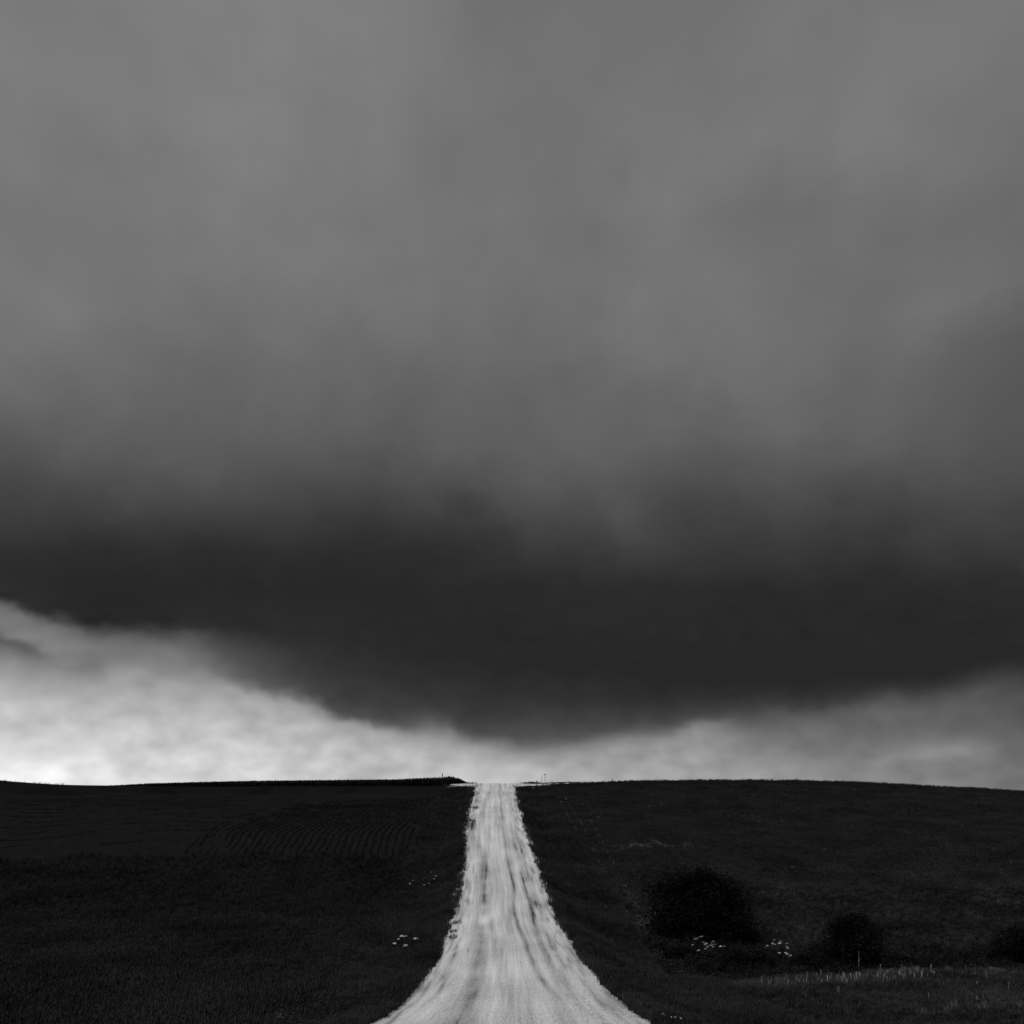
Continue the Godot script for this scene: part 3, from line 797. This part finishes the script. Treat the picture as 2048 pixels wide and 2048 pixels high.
func flower_plant(where: Vector3, tall: float, heads: int, size: float, label: String, group: String) -> void:
	var t := thing("flowering_weed", where, label, "flower", group, rng.randf() * TAU)
	var green := PackedVector3Array()
	for i in 10:
		leaf_quad(green, Vector3(rng.randfn() * 0.12, rng.randf_range(0.05, tall * 0.75), rng.randfn() * 0.12), 0.22)
	for k in heads:
		var a := rng.randf() * TAU
		var out := Vector3(cos(a), 0, sin(a)) * rng.randf_range(0.05, 0.32) * (0.0 if heads == 1 else 1.0)
		var top := out + Vector3(0, tall * rng.randf_range(0.78, 1.0), 0)
		var stem := PackedVector3Array()
		tube(stem, [Vector3(0, -0.05, 0), out * 0.4 + Vector3(0, top.y * 0.55, 0), top], [0.012, 0.01, 0.006], 4)
		var stalk := obj("stem", tris_mesh(stem), M.stem, t)
		# a shallow dome of many small florets
		var v := PackedVector3Array()
		var r := size * rng.randf_range(0.7, 1.15)
		for i in 26:
			var b := rng.randf() * TAU
			var q := pow(rng.randf(), 0.6)
			var p := top + Vector3(cos(b) * r * q, 0.65 * r * (1.0 - q * q) + rng.randfn() * 0.008, sin(b) * r * q)
			var f := r * 0.44
			for j in 5:
				var e0 := TAU * j / 5.0
				var e1 := TAU * (j + 0.9) / 5.0
				tri(v, p + Vector3(0, 0.008, 0), p + Vector3(cos(e0) * f, -0.01, sin(e0) * f), p + Vector3(cos(e1) * f, -0.01, sin(e1) * f))
		obj("flower_head", tris_mesh(v), M.petals[rng.randi() % 3], stalk)
	obj("leaves", tris_mesh(green), M.leaf, t)


func make_bushes() -> void:
	shrub("bush", at(13.5, 63.5), 9.8, 5.3, 30000, 0.2, "largest dark round bush on the right of the road", "bushes along the gully")
	shrub("bush", at(21.2, 54.5), 5.6, 3.9, 13000, 0.16, "medium dark bush between the largest bush and the right edge", "bushes along the gully")
	shrub("bush", at(32.6, 56.0), 4.8, 3.0, 9000, 0.16, "small dark bush at the right edge of the picture", "bushes along the gully")
	shrub("low_shrub", at(15.0, 55.0), 4.2, 1.3, 5000, 0.15, "low tangled shrub in front of the largest bush among white flowers", "low shrubs in the gully")
	shrub("low_shrub", at(18.3, 53.0), 3.6, 1.5, 4200, 0.15, "low tangled shrub just left of the medium bush", "low shrubs in the gully")
	shrub("low_shrub", at(14.0, 48.5), 4.4, 1.1, 4200, 0.14, "low dark scrub on the gully bank nearest the road side", "low shrubs in the gully")
	shrub("low_shrub", at(17.6, 48.8), 4.6, 1.2, 4200, 0.14, "low dark scrub on the gully bank below the medium bush", "low shrubs in the gully")
	shrub("low_shrub", at(24.5, 54.0), 3.4, 1.0, 3200, 0.15, "low dark shrub just right of the medium bush", "low shrubs in the gully")
	shrub("low_shrub", at(10.9, 57.0), 3.0, 1.2, 3000, 0.15, "low dark shrub at the foot of the largest bush on its road side", "low shrubs in the gully")
	# weeds that fill the gully
	var p := []
	while p.size() < 6000:
		var x := rng.randf_range(9.0, 42.0)
		var d := rng.randf_range(44.6 + 0.2 * (minf(x, 40.0) - 18.0), 60.0)
		if noise.get_noise_2d(x * 6.0, d * 6.0) > -0.25:
			p.append(Vector2(x, d))
	many("gully_weeds", leafy_mesh(5, 9, 0.7, 0.22, 0.14), M.plant, place(p, 0.4, 1.4), tones(p, 0.022, 0.4, 0.7), "dark weeds crowding the gully between the bushes", "weeds")
	var s := PackedVector3Array()
	tube(s, [Vector3(0, -0.1, 0), Vector3(-0.03, 0.55, 0.0), Vector3(-0.09, 1.1, 0.02), Vector3(-0.05, 1.75, 0.0)], [0.022, 0.02, 0.016, 0.008], 5)
	tube(s, [Vector3(-0.09, 1.1, 0.02), Vector3(0.04, 1.35, 0.0)], [0.01, 0.005], 4)
	var st := obj("dead_stalk", tris_mesh(s), M.straw)
	st.position = at(20.2, 50.8)
	tag(st, "pale leafless dead stalk standing in front of the medium bush", "plant")


func make_flowers() -> void:
	# label, group, height, heads on each, size of a head, places (x, d) from left to right
	var sets := [
		["white flowering weed in the near left verge beside the road-edge tufts", "white flowers in the near left verge", 0.55, 1, 0.11, [[-6.75, 50.25], [-6.75, 52.0], [-6.69, 53.25], [-5.93, 48.75], [-6.39, 52.75], [-5.62, 51.0]]],
		["small white flowering weed in the left verge up the road", "white flowers in the far left verge", 0.5, 1, 0.09, [[-9.09, 78.0], [-8.99, 79.5], [-7.82, 77.75], [-7.42, 78.25], [-7.68, 83.5], [-7.13, 80.0], [-7.01, 80.75]]],
		["white flowering weed in front of the largest bush", "white flowers below the largest bush", 0.85, 2, 0.09, [[12.05, 58.25], [12.43, 59.25], [12.84, 59.75], [12.37, 57.25], [12.62, 57.5], [12.84, 58.5], [13.05, 58.25], [13.16, 58.0], [13.49, 59.0], [13.57, 58.5], [13.93, 57.75]]],
		["white flowering weed at the right foot of the largest bush", "white flowers at the right foot of the largest bush", 0.8, 1, 0.07, [[15.39, 61.5], [15.81, 61.75], [16.25, 62.5], [16.13, 61.5]]],
		["white flowering weed just left of the medium bush", "white flowers left of the medium bush", 0.85, 2, 0.075, [[17.05, 58.5], [17.89, 59.75], [17.7, 59.0], [18.4, 59.75], [18.21, 59.0], [17.47, 56.5], [17.69, 56.5], [18.41, 58.25], [17.89, 56.0]]],
		["tiny white flower at the lower right edge of the road", "white flowers by the lower right road edge", 0.34, 1, 0.032, [[3.8, 22.0], [3.82, 21.75], [3.83, 21.5], [3.87, 21.25], [3.97, 21.25], [4.1, 21.25]]],
	]
	var order := ["leftmost", "second", "third", "fourth", "fifth", "sixth", "seventh", "eighth", "ninth", "tenth"]
	for s in sets:
		var places: Array = s[5]
		for i in places.size():
			var which: String = "rightmost " if i == places.size() - 1 else "leftmost " if i == 0 else order[i] + " from left, "
			flower_plant(at(places[i][0], places[i][1]), s[2], s[3], s[4], which + s[0], s[1])


func make_tufts() -> void:
	# clods of turf that have grown out onto the left edge of the road
	var spots := [[-3.1, 56.6, 0.75, "dark turf tuft on the left road edge, largest of the near three"], [-3.2, 52.6, 0.5, "dark turf tuft on the left road edge, middle of the near three"], [-3.15, 50.2, 0.7, "dark turf tuft on the left road edge, nearest of the three"], [-2.9, 128.0, 1.5, "long dark turf patch on the left road edge near the top of the hill"], [-3.0, 114.0, 0.8, "dark turf patch on the left road edge halfway up the hill"]]
	for s in spots:
		var d: float = s[1]
		var t := thing("turf_tuft", Vector3(road_x(d) + float(s[0]), road_h(d) + EYE - 0.02, -d), s[3], "grass tuft", "turf tufts on the road edge")
		var r: float = s[2]
		var v := PackedVector3Array()
		for i in int(130 * r):
			var a := rng.randf() * TAU
			var b := rng.randf() * TAU
			var q := sqrt(rng.randf())
			blade(v, Vector3(cos(b) * r * 0.42 * q, 0.0, sin(b) * r * (1.2 if r < 1.0 else 2.2) * q), Vector3(cos(a), 0, sin(a)), rng.randf_range(0.06, 0.2), rng.randf_range(0.05, 0.16), 0.03, 0.5)
		obj("blades", tris_mesh(v), M.leaf, t).set_meta("kind", "stuff")


func make_posts() -> void:
	# left of the road: a marker post with a narrow paddle
	var w := at(-12.9, 162.0)
	var t := thing("marker_post", w, "tall thin marker post rising out of the crop left of the road", "post", "", 0.35)
	var h := EYE + 4.9 - w.y
	var v := PackedVector3Array()
	tube(v, [Vector3(0, -0.2, 0), Vector3(0, h, 0)], [0.04, 0.035], 6)
	obj("pole", tris_mesh(v), M.post, t)
	var b := obj("paddle", box_mesh(Vector3(0.16, 0.6, 0.02)), M.post, t)
	b.position = Vector3(0, h - 0.3, 0.05)
	# right of the road: the street sign, seen nearly edge on, and its neighbours
	w = at(6.35, 168.3)
	h = EYE + 4.86 - w.y
	t = thing("street_sign", w, "thin sign post topped by a small flat sign right of the road", "sign")
	v = PackedVector3Array()
	tube(v, [Vector3(0, -0.2, 0), Vector3(0, h, 0)], [0.04, 0.035], 6)
	obj("pole", tris_mesh(v), M.steel, t)
	b = obj("sign_plate", box_mesh(Vector3(0.4, 0.14, 0.02)), M.post, t)
	b.position = Vector3(0, h + 0.02, 0)
	b = obj("sign_plate", box_mesh(Vector3(0.02, 0.14, 0.4)), M.post, t)
	b.position = Vector3(0, h + 0.165, 0)
	w = at(5.75, 168.5)
	h = EYE + 4.86 - w.y
	t = thing("bare_pole", w, "bare thin pole just left of the small sign on the skyline", "pole")
	v = PackedVector3Array()
	tube(v, [Vector3(0, -0.2, 0), Vector3(0, h * 0.35, 0), Vector3(0, h, 0)], [0.05, 0.04, 0.03], 6)
	obj("pole", tris_mesh(v), M.steel, t)
	obj("cap", box_mesh(Vector3(0.07, 0.05, 0.07)), M.steel, t).position = Vector3(0, h, 0)
	var stubs := [[4.75, 3.79, 0.05, "post", "short dark post left of the bare pole on the skyline"], [7.63, 3.79, 0.03, "post", "thin short post right of the small sign, taller of two"], [7.84, 3.65, 0.03, "post", "thin short post right of the small sign, shorter of two"], [10.97, 3.70, 0.07, "post", "stubby fence post on the skyline nearest the road"], [19.30, 4.08, 0.06, "post", "stubby fence post on the skyline farther from the road"]]
	for s in stubs:
		var d := 168.0
		var x := float(s[0])
		var p := at(x, d)
		var top := EYE + float(s[1]) - p.y
		var o := thing("fence_post", p, s[4], "post", "short posts on the skyline")
		v = PackedVector3Array()
		tube(v, [Vector3(0, -0.2, 0), Vector3(0.01, top * 0.6, 0), Vector3(0.0, top, 0)], [float(s[2]), float(s[2]) * 0.95, float(s[2]) * 0.9], 6)
		tube(v, [Vector3(0.0, top, 0), Vector3(0, top + 0.03, 0)], [float(s[2]) * 0.9, 0.005], 6)
		obj("stake", tris_mesh(v), M.post, o)
	t = thing("reflector_post", at(3.72, 154.7), "small white reflector stub in the grass right of the road top", "post")
	obj("stub", box_mesh(Vector3(0.11, 0.5, 0.05)), M.petal, t).position = Vector3(0, 0.22, 0)
	# low weeds on the skyline right of the road
	var pts := []
	for k in 260:
		pts.append(Vector2(3.1 + 0.75 * rng.randfn() if k < 170 else 3.0 + 2.4 * rng.randf(), rng.randf_range(166.8, 168.6)))
	for k in 40:
		pts.append(Vector2(rng.randf_range(-8.2, -6.6), rng.randf_range(166.4, 167.4)))
	many("skyline_weeds", leafy_mesh(4, 8, 0.55, 0.16, 0.13), M.plant, place(pts, 0.2, 0.85), tones(pts, 0.02, 0.3, 0.3), "low dark weeds on the skyline beside the top of the road", "weeds")
	pts = []
	for k in 240:
		var x := rng.randf_range(40.0, 96.0)
		if noise.get_noise_2d(x * 8.0, 3.0) > 0.05:
			pts.append(Vector2(x, rng.randf_range(164.0, 168.0)))
	for k in 160:
		var x := rng.randf_range(-96.0, -78.0)
		if noise.get_noise_2d(x * 8.0, 31.0) > 0.0:
			pts.append(Vector2(x, rng.randf_range(156.5, 159.0)))
	many("ridge_weeds", leafy_mesh(3, 6, 0.4, 0.3, 0.1), M.plant, place(pts, 0.5, 1.2), tones(pts, 0.03, 0.3, 0.3), "sparse weeds along the skyline toward both sides", "weeds")


func make_stones() -> void:
	# loose stones thrown to the sides of the road
	var v := PackedVector3Array()
	var c := [Vector3(0.5, 0.1, 0), Vector3(0.1, 0.12, 0.45), Vector3(-0.5, 0.08, 0.1), Vector3(-0.05, 0.1, -0.5), Vector3(0.08, 0.42, 0.05), Vector3(0, -0.3, 0)]
	for k in 4:
		var a: Vector3 = c[k]
		var b: Vector3 = c[(k + 1) % 4]
		tri(v, a, c[4], b)
		tri(v, a, b, c[5])
	var where := []
	var tn := PackedFloat32Array()
	for k in 9000:
		var d := 15.0 * pow(140.0 / 15.0, rng.randf())
		var side := -1.0 if rng.randf() < 0.5 else 1.0
		var u := side * (3.45 - absf(rng.randfn()) * 0.7)
		if rng.randf() < 0.25:
			u = rng.randf_range(-3.2, 3.2)
		var s := rng.randf_range(0.02, 0.055) * (1.6 if rng.randf() < 0.06 else 1.0)
		var q := absf(u) / 3.95
		var y := maxf(road_h(d) + EYE + 0.11 - 0.16 * pow(q, 4.0), ground(road_x(d) + u, d))
		where.append(Transform3D(Basis(Vector3.UP, rng.randf() * TAU).scaled(Vector3(s, s * 0.8, s * rng.randf_range(0.7, 1.2))), Vector3(road_x(d) + u, y, -d)))
		tn.append(rng.randf_range(0.35, 0.7))
	many("loose_gravel", tris_mesh(v), M.plant, where, tn, "loose pale stones scattered over the gravel road", "gravel")


# ---------------------------------------------------------------- materials
func noise_tex(seed_: int, freq: float, lo: float, hi: float, size := 512) -> NoiseTexture2D:
	var f := FastNoiseLite.new()
	f.seed = seed_
	f.frequency = freq
	f.fractal_octaves = 4
	var t := NoiseTexture2D.new()
	t.width = size
	t.height = size
	t.seamless = true
	t.noise = f
	var g := Gradient.new()
	g.set_color(0, Color(lo, lo, lo))
	g.set_color(1, Color(hi, hi, hi))
	t.color_ramp = g
	return t


func make_materials() -> void:
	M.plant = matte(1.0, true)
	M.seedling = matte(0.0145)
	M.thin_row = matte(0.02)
	M.leaf = matte(0.02)
	M.stem = matte(0.05)
	M.straw = matte(0.22)
	M.bark = matte(0.02)
	M.petal = matte(0.6)
	M.petals = [matte(0.3), matte(0.45), matte(0.65)]
	M.post = matte(0.02)
	M.steel = matte(0.12)
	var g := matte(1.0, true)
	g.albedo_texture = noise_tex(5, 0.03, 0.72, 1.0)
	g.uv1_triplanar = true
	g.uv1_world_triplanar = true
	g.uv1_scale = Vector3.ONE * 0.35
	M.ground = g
	var r := matte(1.0)
	r.albedo_texture = ImageTexture.create_from_image(road_image())
	r.cull_mode = BaseMaterial3D.CULL_DISABLED
	M.road = r
	var gp := matte(0.55)
	M.gravel_plain = gp


func _ready() -> void:
	noise.seed = 3
	noise.frequency = 0.03
	noise.fractal_octaves = 4
	fine.seed = 4
	fine.frequency = 0.5
	fine.fractal_octaves = 4
	rng.seed = 2024
	road_p = baked(ROAD, -40, 420, 0.5)
	left_p = baked(LEFT, -40, 420, 0.5)
	right_p = baked(RIGHT, -40, 420, 0.5)
	axis_p = baked(AXIS, -40, 420, 0.5)
	ridge_p = baked(RIDGE, -300, 300, 0.5)

	var cam := Camera3D.new()
	cam.name = "camera"
	cam.projection = Camera3D.PROJECTION_FRUSTUM
	cam.near = 0.1
	cam.far = 6000.0
	cam.size = 0.1 / LENS
	cam.frustum_offset = Vector2(0, HORIZON * 0.1 / LENS)
	cam.position = Vector3(0, EYE, 0)
	add_child(cam)
	cam.current = true

	var env := Environment.new()
	env.background_mode = Environment.BG_SKY
	env.sky = make_sky()
	env.tonemap_mode = Environment.TONE_MAPPER_LINEAR
	env.tonemap_exposure = 1.0
	env.sdfgi_enabled = true
	env.ssao_enabled = true
	env.ssil_enabled = true
	var we := WorldEnvironment.new()
	we.name = "world_environment"
	we.environment = env
	add_child(we)

	# the sun behind thick cloud: a broad, weak source high on the left
	var sun := DirectionalLight3D.new()
	sun.name = "sun"
	sun.light_energy = 0.5
	sun.light_angular_distance = 50.0
	sun.shadow_enabled = true
	sun.rotation_degrees = Vector3(-62, -35, 0)
	add_child(sun)

	make_materials()
	make_ground()
	make_road()
	make_grass()
	make_rows()
	make_ridge_crop()
	make_bushes()
	make_posts()
	make_tufts()
	make_flowers()
	make_stones()
